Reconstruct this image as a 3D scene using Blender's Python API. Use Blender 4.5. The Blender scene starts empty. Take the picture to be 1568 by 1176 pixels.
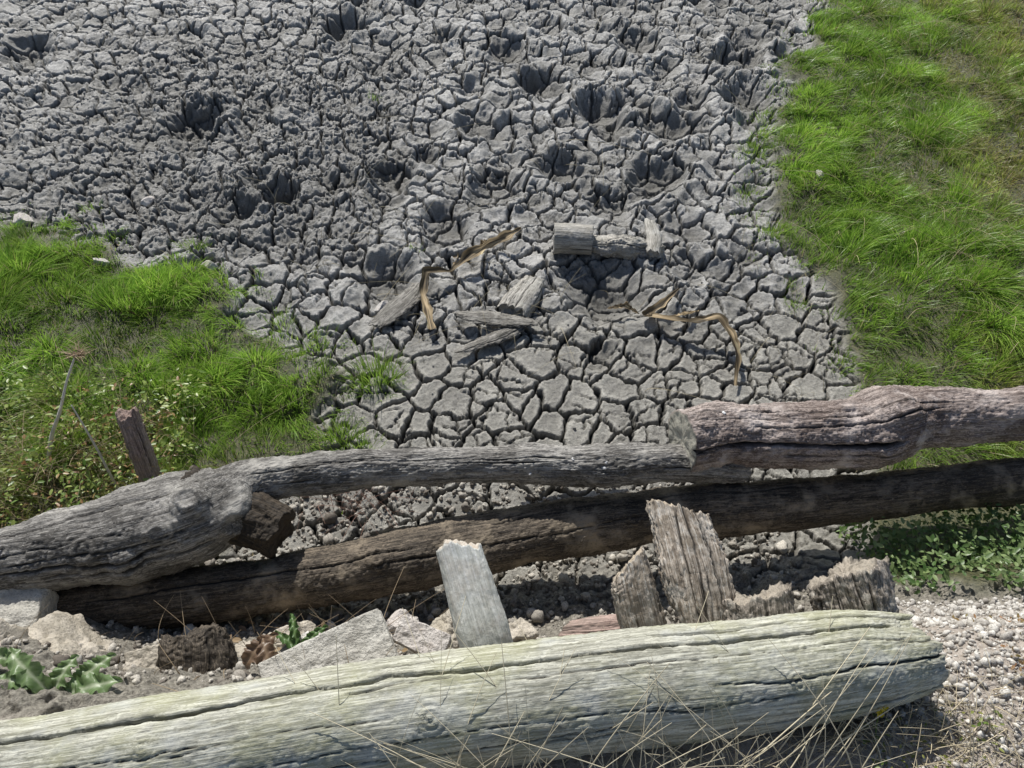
import bpy, math, numpy as np, time
from mathutils import Vector, Euler
import bmesh
T0=time.time()
rng=np.random.default_rng(7)
scene=bpy.context.scene
# ---------------------------------------------------------------- noise
perm=np.random.default_rng(3).permutation(256).astype(np.int32); perm2=np.concatenate([perm,perm,perm])
ga=np.random.default_rng(4).uniform(0,2*np.pi,256); g2=np.stack([np.cos(ga),np.sin(ga)],1).astype(np.float32)*1.4
g3=np.random.default_rng(5).normal(size=(256,3)); g3=(g3/np.linalg.norm(g3,axis=1)[:,None]*1.5).astype(np.float32)
jit=np.random.default_rng(6).uniform(0,1,(256,4)).astype(np.float32)
def fade(t): return t*t*t*(t*(t*6-15)+10)
def n2(x,y,f=1,seed=0):
    x=np.asarray(x,np.float32)*f+seed*17.31; y=np.asarray(y,np.float32)*f+seed*5.77
    ix=np.floor(x).astype(np.int32); iy=np.floor(y).astype(np.int32); fx=x-ix; fy=y-iy
    u=fade(fx); v=fade(fy)
    def c(a,b):
        g=g2[perm2[perm2[(ix+a)&255]+((iy+b)&255)]]
        return g[...,0]*(fx-a)+g[...,1]*(fy-b)
    a=c(0,0); b=c(1,0); d=c(0,1); e=c(1,1)
    return (a+(b-a)*u)*(1-v)+(d+(e-d)*u)*v
def n3(x,y,z,f=1,seed=0):
    x=np.asarray(x,np.float32)*f+seed*13.7; y=np.asarray(y,np.float32)*f+seed*7.1; z=np.asarray(z,np.float32)*f+seed*3.3
    ix=np.floor(x).astype(np.int32); iy=np.floor(y).astype(np.int32); iz=np.floor(z).astype(np.int32)
    fx=x-ix; fy=y-iy; fz=z-iz; u=fade(fx); v=fade(fy); w=fade(fz)
    def c(a,b,d):
        g=g3[perm2[perm2[perm2[(ix+a)&255]+((iy+b)&255)]+((iz+d)&255)]]
        return g[...,0]*(fx-a)+g[...,1]*(fy-b)+g[...,2]*(fz-d)
    def l(a,b,t): return a+(b-a)*t
    return l(l(l(c(0,0,0),c(1,0,0),u),l(c(0,1,0),c(1,1,0),u),v),l(l(c(0,0,1),c(1,0,1),u),l(c(0,1,1),c(1,1,1),u),v),w)
def ss(a,b,x):
    t=np.clip((x-a)/(b-a),0,1); return t*t*(3-2*t)
def cells(x,y,sc,seed=0):
    gx=x/sc+seed*11.3; gy=y/sc+seed*4.7
    ix=np.floor(gx).astype(np.int32); iy=np.floor(gy).astype(np.int32)
    bd=np.full(x.shape,1e9,np.float32); bx=np.zeros_like(gx); by=np.zeros_like(gx); bi=np.zeros(x.shape,np.int32)
    for a in (-1,0,1):
        for b in (-1,0,1):
            h=perm2[perm2[(ix+a)&255]+((iy+b)&255)]; j=jit[h]
            px=ix+a+j[...,0]; py=iy+b+j[...,1]; d=(px-gx)**2+(py-gy)**2
            m=d<bd; bd=np.where(m,d,bd); bx=np.where(m,px,bx); by=np.where(m,py,by); bi=np.where(m,h,bi)
    e=np.full(x.shape,1e9,np.float32)
    for a in (-2,-1,0,1,2):
        for b in (-2,-1,0,1,2):
            h=perm2[perm2[(ix+a)&255]+((iy+b)&255)]; j=jit[h]
            px=ix+a+j[...,0]; py=iy+b+j[...,1]; dx=px-bx; dy=py-by; L=np.sqrt(dx*dx+dy*dy)
            q=((px+bx)*.5-gx)*dx+((py+by)*.5-gy)*dy
            q=np.where(L>1e-3,q/np.maximum(L,1e-4),1e9); e=np.minimum(e,q)
    return e*sc,bi,(gx-bx)*sc,(gy-by)*sc
# ---------------------------------------------------------------- regions
LP=[(-60,5),(-6,3.7),(-2.71,3.2),(-2.48,3.12),(-2.14,3.02),(-1.85,2.86),(-1.56,2.76),(-1.36,2.67),(-1.25,2.4),(-1.08,2.32),(-.91,2.2),(-.78,2.1),(-.74,1.99),(-.85,1.87),(-.8,1.74),(-1.0,1.55),(-1.1,1.3),(-1.25,1.05),(-1.6,.9),(-60,.9)]
RP=[(3.2,8),(2.6,6.6),(2.43,5.9),(2.12,5.26),(1.84,4.88),(1.61,4.06),(1.46,3.41),(1.42,2.96),(1.49,2.72),(1.53,2.4),(1.55,2.16),(1.56,1.9),(1.40,1.5),(1.25,1.2),(1.12,1.0),(60,.95),(60,30),(8,30)]
def sdpoly(x,y,P):
    d=np.full(x.shape,1e9,np.float32); ins=np.zeros(x.shape,bool); n=len(P)
    for i in range(n):
        ax,ay=P[i]; bx,by=P[(i+1)%n]; ex,ey=bx-ax,by-ay
        t=np.clip(((x-ax)*ex+(y-ay)*ey)/(ex*ex+ey*ey),0,1)
        d=np.minimum(d,(x-ax-t*ex)**2+(y-ay-t*ey)**2)
        c=(ay>y)!=(by>y)
        ins^= c&(x<(bx-ax)*(y-ay)/(by-ay+1e-12)+ax)
    d=np.sqrt(d); return np.where(ins,d,-d)
HOLES=[(-1.30,3.48,.1,.10),(-1.98,4.22,.15,.11),(.57,4.38,.15,.12),(.20,4.71,.13,.10),(.46,2.74,.21,.085),(-.69,3.66,.12,.07),(.29,3.73,.12,.08),(.85,3.66,.14,.09),(1.58,5.07,.15,.10),(1.52,4.54,.17,.10),(-1.23,5.57,.15,.09),(-3.44,5.16,.17,.09),(.40,2.25,.06,.03),(-.62,2.78,.13,.07),(.62,4.15,.11,.08),(-.35,3.2,.13,.06),(.9,2.85,.10,.045),(1.2,3.0,.09,.04),(-.2,4.2,.12,.07),(-.1,3.55,.13,.06),(.55,3.35,.12,.06),(1.0,4.2,.14,.08),(-.05,5.2,.14,.08),(.9,5.3,.15,.09)]
hr=np.random.default_rng(21)
for i in range(85):
    x=hr.uniform(-2.8,2.1); y=hr.uniform(2.8,6.2)
    if abs(x)<.8+.45*y*.9: HOLES.append((x,y,hr.uniform(.07,.12),hr.uniform(.025,.065)))
def bank(y,x):
    yy=y-.17*ss(.75,1.1,x)-.1*ss(-1.0,-1.4,x)
    return np.interp(yy,[-50,.3,.45,.55,.62,.7,.8,.95,1.1,1.3],[.80,.79,.77,.70,.58,.46,.32,.15,.05,0])
def ground(x,y):
    x=np.asarray(x,np.float32); y=np.asarray(y,np.float32)
    wx=x+.10*n2(x,y,3.5,30)+.04*n2(x,y,14,31); wy=y+.10*n2(x,y,3.5,32)+.04*n2(x,y,14,33)
    sd=np.maximum(sdpoly(wx,wy,LP),sdpoly(wx,wy,RP))
    gr=ss(-.05,.05,sd)
    dirt=ss(1.32,1.05,y+.1*n2(x,y,5,40)+.06*n2(x,y,17,41))*(1-gr)
    path=ss(.95,.78,y+.05*n2(x,y,9,42))*ss(.8,1.05,x+.05*n2(x,y,9,43)); path=np.maximum(path,ss(.52,.42,y))
    flat=ss(2.75,2.25,y+.25*n2(x,y,1.6,9)-.12*(x-.3))
    R=1-.75*flat
    crumb=ss(-.3,-1.0,x+.6*n2(x,y,1.1,12))*ss(2.6,3.2,y)*ss(5.9,4.6,y+.6*n2(x,y,.9,13))*ss(-3.4,-2.4,x)
    hd=np.zeros_like(x); hm=np.zeros_like(x)
    for (a,b,r,d) in HOLES:
        k=(np.abs(x-a)<r*3)&(np.abs(y-b)<r*3)
        if not k.any(): continue
        dx=x[k]-a; dy=y[k]-b; q=np.sqrt(dx*dx+(dy*.85)**2)*(1+.22*n2(x[k],y[k],10,15))/r
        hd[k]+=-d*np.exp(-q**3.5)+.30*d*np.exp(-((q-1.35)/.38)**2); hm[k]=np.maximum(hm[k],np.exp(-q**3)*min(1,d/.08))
    mx=x+.03*n2(x,y,6,50)+.012*n2(x,y,22,51)+.006*n2(x,y,60,54); my=y+.03*n2(x,y,6,52)+.012*n2(x,y,22,53)+.006*n2(x,y,60,55)
    e,bi,cx,cy=cells(mx,my,.138,1)
    j=jit[bi]
    w=.0088+.006*n2(x,y,5,60)
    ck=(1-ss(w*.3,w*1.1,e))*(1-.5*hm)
    e2,bi2,c2x,c2y=cells(mx+.004*n2(x,y,60,56),my+.004*n2(x,y,60,57),.086,2); j2=jit[bi2]
    m2=ss(-.16,.14,n2(x,y,4.2,61)+.01)*(1-.7*hm)
    w2=.0050+.0035*n2(x,y,7,63)
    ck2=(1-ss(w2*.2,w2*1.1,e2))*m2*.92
    e3,bi3,_,_=cells(mx,my,.042,3); m3=ss(.12,.45,n2(x,y,3.2,64)+.6*crumb)
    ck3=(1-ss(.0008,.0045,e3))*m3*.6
    h0=.030*n2(x,y,1.3,1)*(.3+.7*R)+R*.030*n2(x,y,3.6,2)+R*.030*n2(x,y,6.5,3)
    h=R*.010*n2(x,y,13,10)
    Q=R*(1-.7*hm)
    h+=Q*.010*(j[...,2]-.5)+Q*.14*((j[...,3]-.5)*cx+(j[...,0]-.5)*cy)
    h+=Q*m2*(.006*(j2[...,2]-.5)+.14*((j2[...,3]-.5)*c2x+(j2[...,0]-.5)*c2y))
    rim=np.exp(-((e-.017)/.008)**2); rim2=np.exp(-((e2-.012)/.006)**2)*m2
    h+=.0045*rim+.0026*rim2
    h+=R*.005*(jit[bi3][...,2]-.5)*m3
    h+=R*.007*n2(x,y,24,4)+(.4+.6*R)*(.0046*n2(x,y,45,5)+.0030*n2(x,y,95,6))
    h+=crumb*(.014*np.abs(n2(x,y,16,7))+.009*n2(x,y,34,8)+.009*n2(x,y,60,14))
    dry_or_lit=np.clip(ss(-.016,.018,h+.35*h0+.006*n2(x,y,5,80))+.22*np.maximum(rim,rim2),0,1)  # crest mask for mud: high spots and plate rims, drier and painted as lit
    h+=(.004+.006*R)*(1-np.exp(-e/.011))+.004*(1-np.exp(-e2/.007))*m2
    h=h+h0+hd
    h-=ck*.034+ck2*.019+ck3*.006
    mudw=(1-gr)*(1-dirt)
    g=.05+.03*n2(x,y,3,70)+.012*n2(x,y,12,71)+.05*ss(0,1.2,sd)
    d=.03*np.abs(n2(x,y,11,72))+.018*n2(x,y,26,73)+.008*n2(x,y,60,74)+.004*n2(x,y,110,75)
    p=.010*n2(x,y,8,76)+.004*n2(x,y,60,77)
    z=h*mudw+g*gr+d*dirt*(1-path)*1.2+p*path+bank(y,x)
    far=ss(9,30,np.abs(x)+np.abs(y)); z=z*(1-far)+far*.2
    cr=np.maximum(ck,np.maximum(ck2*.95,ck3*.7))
    return z,dict(crack=cr*mudw,grass=gr,dirt=dirt,path=path,cellr=j2[...,1]*mudw,flat=flat,crumb=crumb,hole=hm*mudw,dry_or_lit=dry_or_lit)
def gz(x,y): return ground(np.atleast_1d(np.asarray(x,np.float32)),np.atleast_1d(np.asarray(y,np.float32)))[0]
# ---------------------------------------------------------------- node helpers
class NT:
    def __init__(s,name):
        s.m=bpy.data.materials.new(name); s.m.use_nodes=True; s.t=s.m.node_tree; s.t.nodes.clear()
        s.out=s.t.nodes.new('ShaderNodeOutputMaterial')
    def n(s,typ,ins={},**kw):
        nd=s.t.nodes.new('ShaderNode'+typ)
        for k,v in kw.items(): setattr(nd,k,v)
        for k,v in ins.items():
            if isinstance(v,bpy.types.NodeSocket): s.t.links.new(v,nd.inputs[k])
            else: nd.inputs[k].default_value=v
        return nd
    def attr(s,name): return s.n('Attribute',attribute_name=name)
    def mix(s,f,a,b,bt='MIX'):
        nd=s.t.nodes.new('ShaderNodeMix'); nd.data_type='RGBA'; nd.blend_type=bt
        for i,v in ((0,f),(6,a),(7,b)):
            if isinstance(v,bpy.types.NodeSocket): s.t.links.new(v,nd.inputs[i])
            else: nd.inputs[i].default_value=v if i==0 else (*v,1)
        return nd.outputs[2]
    def math(s,op,a,b=0,clamp=False):
        nd=s.t.nodes.new('ShaderNodeMath'); nd.operation=op; nd.use_clamp=clamp
        for i,v in ((0,a),(1,b)):
            if isinstance(v,bpy.types.NodeSocket): s.t.links.new(v,nd.inputs[i])
            else: nd.inputs[i].default_value=v
        return nd.outputs[0]
    def rng(s,v,a,b,c=0,d=1):
        return s.n('MapRange',{0:v,1:a,2:b,3:c,4:d}).outputs[0]
    def noise(s,sc,det=4,vec=None,rough=.55):
        i={'Scale':sc,'Detail':det,'Roughness':rough}
        if vec is not None: i['Vector']=vec
        return s.n('TexNoise',i).outputs[0]
    def bump(s,h,st,dist,nrm=None):
        i={'Strength':st,'Distance':dist,'Height':h}
        if nrm is not None: i['Normal']=nrm
        return s.n('Bump',i).outputs[0]
    def pr(s,col,rough=.8,nrm=None,spec=.5,**kw):
        i={'Base Color':col if isinstance(col,bpy.types.NodeSocket) else (*col,1),'Roughness':rough,'Specular IOR Level':spec}
        if nrm is not None: i['Normal']=nrm
        b=s.n('BsdfPrincipled',i); return b.outputs[0]
    def fin(s,sh): s.t.links.new(sh,s.out.inputs[0]); return s.m
# ---------------------------------------------------------------- materials
def mat_ground():
    t=NT('cracked_mud'); pos=t.n('NewGeometry').outputs['Position']
    A={k:t.attr(k).outputs['Fac'] for k in ('crack','grass','dirt','path','cellr','flat','crumb','hole','dry_or_lit')}
    nm=t.noise(11,4,pos); nf=t.noise(85,5,pos,.7); ng=t.noise(400,2,pos,.7)
    mud=t.mix(t.rng(nm,.35,.65),(.42,.41,.395),(.62,.61,.585))
    mud=t.mix(t.math('MULTIPLY',A['flat'],.8),mud,t.mix(t.rng(nm,.3,.7),(.36,.335,.28),(.54,.51,.43)))
    mud=t.mix(t.math('MULTIPLY',A['crumb'],.6),mud,(.18,.173,.16))
    mud=t.mix(t.rng(A['dry_or_lit'],.1,1,.80,0),mud,(.125,.118,.10))  # low mud darkened: damp plus shade painted into the colour
    mud=t.mix(t.rng(A['cellr'],0,1,0,.35),mud,(.22,.21,.185))
    mud=t.mix(t.rng(nf,.36,.56,.65,0),mud,(.12,.114,.10))
    mud=t.mix(t.math('MULTIPLY',t.rng(ng,.50,.68,0,.6),A['dry_or_lit']),mud,(.78,.765,.73))  # backlit highlights painted as pale flecks on crests and rims
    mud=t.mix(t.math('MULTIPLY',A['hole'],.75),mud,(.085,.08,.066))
    mud=t.mix(A['crack'],mud,(.012,.011,.009))  # crack occlusion painted into the mud colour as near black
    dirt=t.mix(t.rng(nf,.35,.65),(.08,.07,.055),(.38,.35,.29))
    mud=t.mix(A['dirt'],mud,dirt)
    path=t.mix(t.rng(nf,.35,.65),(.30,.25,.20),(.58,.52,.46))
    mud=t.mix(A['path'],mud,path)
    sod=t.mix(t.rng(nf,.35,.65),(.03,.04,.015),(.14,.13,.055))
    mud=t.mix(A['grass'],mud,sod)
    b=t.bump(t.math('ADD',nf,t.math('MULTIPLY',ng,.3)),1.0,.009)
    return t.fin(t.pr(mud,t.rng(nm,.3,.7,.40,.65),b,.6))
def mat_wood(name,light,dark,streak=.5,patch=None,pamt=.5,patch2=None,rough=.75,patch_s=5,capc=None,bd=.006):
    t=NT(name); g=t.attr('grain').outputs['Vector']; obj=t.attr('wpos').outputs['Vector']
    n1=t.noise(70,4,g,.65); n2_=t.noise(260,3,g,.65); n4=t.noise(patch_s,5,obj,.6); n5=t.noise(170,3,obj,.7)
    c=t.mix(t.rng(n1,.34,.66),dark,light)
    c=t.mix(t.rng(n2_,.36,.54,.75*min(1,streak*2),0),c,tuple(v*.45 for v in dark))
    if patch: c=t.mix(t.rng(n4,.45,.62,0,pamt),c,patch)
    if patch2: c=t.mix(t.rng(t.noise(patch_s*1.7,4,obj,.6),.52,.66,0,pamt),c,patch2)
    c=t.mix(t.rng(n2_,.52,.68,0,.5),c,tuple(min(.8,v*1.4) for v in light))
    c=t.mix(t.rng(n5,.30,.44,.5,0),c,tuple(v*.6 for v in dark))
    if capc: c=t.mix(t.math('MULTIPLY',t.attr('cap').outputs['Fac'],t.rng(n5,.35,.6,.4,.95)),c,capc)
    c=t.mix(t.attr('crk').outputs['Fac'],c,(.012,.010,.008))  # cracks near black: dirt plus recess shade painted into the wood colour
    hgt=t.math('ADD',n1,t.math('ADD',t.math('MULTIPLY',n2_,.7),t.math('MULTIPLY',n5,.25)))
    b=t.bump(hgt,.8,bd)
    return t.fin(t.pr(c,rough,b,.35))
def mat_rock(name,a,b_,c_,sc=1):
    t=NT(name); pos=t.n('NewGeometry').outputs['Position']
    n1=t.noise(12*sc,5,pos,.6); n2_=t.noise(140*sc,4,pos,.7); n3_=t.noise(35*sc,4,pos,.6)
    c=t.mix(t.rng(n1,.35,.65),a,b_); c=t.mix(t.rng(n2_,.34,.48,.7,0),c,tuple(v*.4 for v in a)); c=t.mix(t.rng(n3_,.54,.66,0,.7),c,c_)
    b=t.bump(t.math('ADD',n2_,n3_),.8,.006)
    return t.fin(t.pr(c,.88,b,.25))
def mat_col(name,rough=.6,trans=0,bump=0,spec=.3):
    t=NT(name); c=t.attr('col').outputs['Color']; nrm=None
    if bump:
        pos=t.n('NewGeometry').outputs['Position']
        nf=t.noise(bump,3,pos,.7); nrm=t.bump(nf,.6,.003); c=t.mix(t.rng(nf,.3,.55,.6,0),c,(.06,.05,.04))
    p=t.pr(c,rough,nrm,spec)
    if trans:
        tr=t.n('BsdfTranslucent',{'Color':c}).outputs[0]
        m=t.n('MixShader',{0:trans,1:p,2:tr}).outputs[0]; return t.fin(m)
    return t.fin(p)
# ---------------------------------------------------------------- mesh helpers
def mkmesh(name,V,F,mat,smooth=True,attrs={},colors=None,vecs={}):
    me=bpy.data.meshes.new(name); V=np.asarray(V,np.float32)
    me.vertices.add(len(V)); me.vertices.foreach_set('co',V.ravel())
    Fs=[np.asarray(f,np.int32) for f in F if len(f)]
    li=np.concatenate([f.ravel() for f in Fs]); cnt=np.concatenate([np.full(len(f),f.shape[1],np.int32) for f in Fs])
    st=np.concatenate([[0],np.cumsum(cnt)[:-1]]).astype(np.int32)
    me.loops.add(len(li)); me.loops.foreach_set('vertex_index',li)
    me.polygons.add(len(cnt)); me.polygons.foreach_set('loop_start',st)
    me.update(calc_edges=True); me.validate()
    if smooth: me.polygons.foreach_set('use_smooth',np.ones(len(me.polygons),bool))
    for k,v in attrs.items():
        a=me.attributes.new(k,'FLOAT','POINT'); a.data.foreach_set('value',np.asarray(v,np.float32).ravel())
    for k,v in vecs.items():
        a=me.attributes.new(k,'FLOAT_VECTOR','POINT'); a.data.foreach_set('vector',np.asarray(v,np.float32).ravel())
    if colors is not None:
        a=me.attributes.new('col','FLOAT_COLOR','POINT'); c=np.ones((len(V),4),np.float32); c[:,:3]=colors; a.data.foreach_set('color',c.ravel())
    me.materials.append(mat); ob=bpy.data.objects.new(name,me); scene.collection.objects.link(ob); return ob
# ---------------------------------------------------------------- ground sheet
def spaced(a,b,step0,step1):
    o=[a]
    while o[-1]<b: o.append(o[-1]+step0+(step1-step0)*(o[-1]-a)/(b-a))
    return o
xf=list(np.arange(-1.7,1.7,.005)); xr=spaced(1.7,4.6,.0055,.011); xo=list(4.7*1.25**np.arange(0,14))
X=np.array([-v for v in xo[::-1]]+[-v for v in xr[::-1][:-1]]+xf+xr+xo); X=np.unique(np.round(X,4))
Y=np.array([-v for v in (.8*1.4**np.arange(0,14))[::-1]]+list(np.arange(-.4,.5,.03))+spaced(.5,6.5,.005,.011)+list(6.6*1.2**np.arange(0,14)))
Y=np.unique(np.round(Y,4))
XX,YY=np.meshgrid(X.astype(np.float32),Y.astype(np.float32)); nx,ny=len(X),len(Y)
Z,at=ground(XX,YY)
idx=np.arange(nx*ny).reshape(ny,nx)
F=np.stack([idx[:-1,:-1],idx[:-1,1:],idx[1:,1:],idx[1:,:-1]],-1).reshape(-1,4)
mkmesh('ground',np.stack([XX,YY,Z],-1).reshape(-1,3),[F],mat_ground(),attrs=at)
print('ground',nx*ny,time.time()-T0)
# ---------------------------------------------------------------- logs
def catmull(P,n):
    P=np.asarray(P,float); Q=np.vstack([2*P[0]-P[1],P,2*P[-1]-P[-2]])
    m=len(P)-1; t=np.linspace(0,m-1e-6,n); i=t.astype(int); f=(t-i)[:,None]
    p0,p1,p2,p3=Q[i],Q[i+1],Q[i+2],Q[i+3]
    return .5*((2*p1)+(-p0+p2)*f+(2*p0-5*p1+4*p2-p3)*f*f+(-p0+3*p1-3*p2+p3)*f**3)
def log(name,pts,radii,mat,N=140,step=.005,seed=1,lump=.08,grain=.0025,cracks=(),knots=(),cs=(1,1),sq=2,ref=(0,0,1),end_amp=.01,end_len=.1,end0_amp=None,end_f=25,bark=0,auto_cr=10,slant=0,rag=0):
    L=float(np.sum(np.linalg.norm(np.diff(np.array(pts),axis=0),axis=1))); M=max(12,int(L/step))
    C=catmull(pts,M); Rr=catmull(np.array(radii,float)[:,None],M)[:,0]
    Tn=np.gradient(C,axis=0); Tn/=np.linalg.norm(Tn,axis=1)[:,None]
    s=np.concatenate([[0],np.cumsum(np.linalg.norm(np.diff(C,axis=0),axis=1))]); L=s[-1]
    ref=np.array(ref,float); U=ref-Tn*(Tn@ref)[:,None]; U/=np.linalg.norm(U,axis=1)[:,None]; S=np.cross(Tn,U)
    th=np.linspace(0,2*np.pi,N,endpoint=False)
    nc=12
    SS,TH=np.meshgrid(s,th,indexing='ij'); RR=np.repeat(Rr[:,None],N,1)
    Rm=Rr.mean()
    ct,st=np.cos(TH),np.sin(TH)
    sup=(np.abs(ct)**sq+np.abs(st)**sq)**(-1/sq)
    gy,gzz=Rm*ct,Rm*st
    kw=np.zeros_like(SS); kb=np.zeros_like(SS); kr=np.zeros_like(SS)
    for (ks,kt,kr_,kh) in knots:
        dth=np.angle(np.exp(1j*(TH-math.radians(kt))))*RR; q=np.sqrt((SS-ks)**2+dth**2)/kr_
        kb+=kh*np.exp(-q**2)-kh*.5*np.exp(-(q*2.6)**2); kr+=np.sin(q*14)*np.exp(-q*q*.5)*.0022
        kw+=dth*.6*np.exp(-q**2/2)
    wob=.012*n3(SS,gy,gzz,3,seed+50)+kw*.5
    d=RR*lump*(n3(SS,gy,gzz,4,seed)+.5*n3(SS,gy,gzz,11,seed+1))
    gn=n3(SS*1.0,gy+wob,gzz+wob,42,seed+2)*.5+n3(SS*1.2,gy+wob,gzz-wob,105,seed+3)*.55+n3(SS*2,gy+wob,gzz-wob,200,seed+9)*.3
    d+=grain*gn*1.7
    if bark:
        bk=n3(SS*9,gy*24,gzz*24,1,seed+8); d+=bark*(ss(-.05,.12,bk)+.4*n3(SS,gy,gzz,40,seed+11))
    d+=kb+kr
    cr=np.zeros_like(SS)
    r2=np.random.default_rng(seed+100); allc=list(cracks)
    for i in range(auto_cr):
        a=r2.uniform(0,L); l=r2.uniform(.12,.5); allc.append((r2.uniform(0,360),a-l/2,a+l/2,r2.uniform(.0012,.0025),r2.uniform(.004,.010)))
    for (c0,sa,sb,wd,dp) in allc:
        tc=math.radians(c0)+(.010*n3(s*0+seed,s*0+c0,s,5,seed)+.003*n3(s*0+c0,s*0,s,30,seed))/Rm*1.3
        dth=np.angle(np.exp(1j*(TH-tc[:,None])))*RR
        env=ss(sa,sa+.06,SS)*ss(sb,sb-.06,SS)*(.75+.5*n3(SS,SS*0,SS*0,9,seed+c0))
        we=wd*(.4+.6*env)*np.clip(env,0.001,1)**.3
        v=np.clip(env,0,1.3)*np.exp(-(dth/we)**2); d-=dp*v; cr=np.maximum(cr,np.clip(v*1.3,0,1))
    rad=RR*sup+d
    ox=rad*ct*cs[0]; oy=rad*st*cs[1]
    def cap(k):
        f=np.linspace(1,0,nc+2)[1:-1]
        return [(ox[k]*q,oy[k]*q) for q in f]
    def place(k,a,b,ext): return C[k]+a[:,None]*S[k]+b[:,None]*U[k]+ext[:,None]*Tn[k]
    e0=end_amp if end0_amp is None else end0_amp
    def ends(a,b,sd,amp):
        r=amp*(n2(a,b,end_f,sd)+.35*n2(a,b,end_f*2.7,sd+1)+.12*n2(a,b,end_f*6,sd+2))
        if rag: r=r+rag*n2(a,b*.4,90,sd+4)+rag*.5*n2(a,b*.5,200,sd+6)
        return r
    V=C[:,None,:]+ox[...,None]*S[:,None,:]+oy[...,None]*U[:,None,:]
    wE=ss(L-end_len,L,s); w0=ss(end_len,0,s)
    extE=(ends(ox,oy,seed,end_amp)+slant*ox)*wE[:,None]; ext0=ends(ox,oy,seed+5,e0)*w0[:,None]
    V=V+(extE+ext0)[...,None]*Tn[:,None,:]
    V=V.reshape(-1,3); G=np.stack([SS*.05,ox,oy],-1).reshape(-1,3); CR=cr.ravel()
    i=np.arange(M*N).reshape(M,N); j=np.roll(i,-1,1)
    Fq=[np.stack([i[:-1],j[:-1],j[1:],i[1:]],-1).reshape(-1,4)]; Ft=[]
    for k,fl in ((0,True),(M-1,False)):
        prev=i[k]
        for (a,b) in cap(k):
            am=e0 if k==0 else end_amp
            ex=ends(a,b,seed+(5 if k==0 else 0),am)+(0 if k==0 else slant*a)-.0008*np.abs(np.sin(np.hypot(a,b)*420))
            P=place(k,a,b,ex); cur=len(V)+np.arange(N); V=np.vstack([V,P])
            G=np.vstack([G,np.stack([np.full(N,k*.001)+np.hypot(a,b)*1.5,a*1.0,b*1.0],-1)])
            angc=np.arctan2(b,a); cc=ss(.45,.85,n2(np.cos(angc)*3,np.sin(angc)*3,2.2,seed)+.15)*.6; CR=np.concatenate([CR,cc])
            pn=np.roll(prev,-1); cn=np.roll(cur,-1)
            q=np.stack([prev,cur,cn,pn],-1) if not fl else np.stack([prev,pn,cn,cur],-1)
            Fq.append(q[:, ::-1]); prev=cur
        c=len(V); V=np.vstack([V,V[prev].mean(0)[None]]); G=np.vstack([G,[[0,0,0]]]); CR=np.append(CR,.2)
        pn=np.roll(prev,-1); Ft.append(np.stack([prev,pn,np.full(N,c)],-1) if not fl else np.stack([pn,prev,np.full(N,c)],-1))
    capa=np.ones(len(V)); capa[:M*N]=0
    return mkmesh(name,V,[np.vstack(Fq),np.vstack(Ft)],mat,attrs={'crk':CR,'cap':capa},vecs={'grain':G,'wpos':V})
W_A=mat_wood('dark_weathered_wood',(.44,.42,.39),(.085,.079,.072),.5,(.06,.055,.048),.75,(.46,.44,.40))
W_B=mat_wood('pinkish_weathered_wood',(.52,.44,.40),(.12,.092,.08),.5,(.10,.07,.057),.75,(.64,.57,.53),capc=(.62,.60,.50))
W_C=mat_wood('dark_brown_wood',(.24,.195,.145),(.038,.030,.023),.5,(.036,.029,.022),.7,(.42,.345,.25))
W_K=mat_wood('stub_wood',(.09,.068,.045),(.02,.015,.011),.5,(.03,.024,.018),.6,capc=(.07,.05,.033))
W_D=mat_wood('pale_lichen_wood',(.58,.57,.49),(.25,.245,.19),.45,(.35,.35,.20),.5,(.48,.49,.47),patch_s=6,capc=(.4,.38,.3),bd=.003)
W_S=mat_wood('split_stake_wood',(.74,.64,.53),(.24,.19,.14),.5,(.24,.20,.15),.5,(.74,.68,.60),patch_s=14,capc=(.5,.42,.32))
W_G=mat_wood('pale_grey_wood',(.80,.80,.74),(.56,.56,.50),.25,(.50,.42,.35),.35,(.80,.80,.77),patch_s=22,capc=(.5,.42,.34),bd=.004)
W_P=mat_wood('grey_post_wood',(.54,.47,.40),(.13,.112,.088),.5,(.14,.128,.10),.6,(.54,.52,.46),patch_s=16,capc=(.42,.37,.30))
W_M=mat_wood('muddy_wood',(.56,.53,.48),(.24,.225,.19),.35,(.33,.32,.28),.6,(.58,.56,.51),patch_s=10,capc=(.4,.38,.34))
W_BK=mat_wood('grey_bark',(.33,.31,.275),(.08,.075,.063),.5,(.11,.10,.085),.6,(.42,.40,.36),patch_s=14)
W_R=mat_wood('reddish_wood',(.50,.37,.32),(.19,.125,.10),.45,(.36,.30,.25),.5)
A=log('wooden_log',[(-2.1,.90,.36),(-1.76,1.0,.40),(-1.57,1.043,.42),(-1.346,1.09,.42),(-1.14,1.144,.42),(-1.01,1.196,.42),(-.92,1.255,.42),(-.83,1.325,.42),(-.577,1.369,.42),(-.295,1.385,.42),(0,1.39,.42),(.254,1.385,.42),(.54,1.405,.41),(.80,1.42,.36)],
      [.08,.095,.10,.125,.145,.150,.118,.08,.068,.062,.064,.068,.063,.05],W_A,N=190,seed=11,lump=.18,grain=.0036,knots=[(1.15,75,.05,.045),(1.22,25,.055,.055),(1.05,50,.035,.03),(.85,50,.05,.02),(.95,20,.04,.03),(.6,80,.04,.012),(2.55,40,.03,.012)],cracks=[(95,.3,1.3,.003,.012),(60,.2,1.0,.0025,.01),(75,1.3,2.4,.002,.008),(30,.5,1.1,.004,.018),(45,.6,1.2,.003,.016),(15,.7,1.2,.005,.02)],auto_cr=30,bark=.002)
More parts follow.
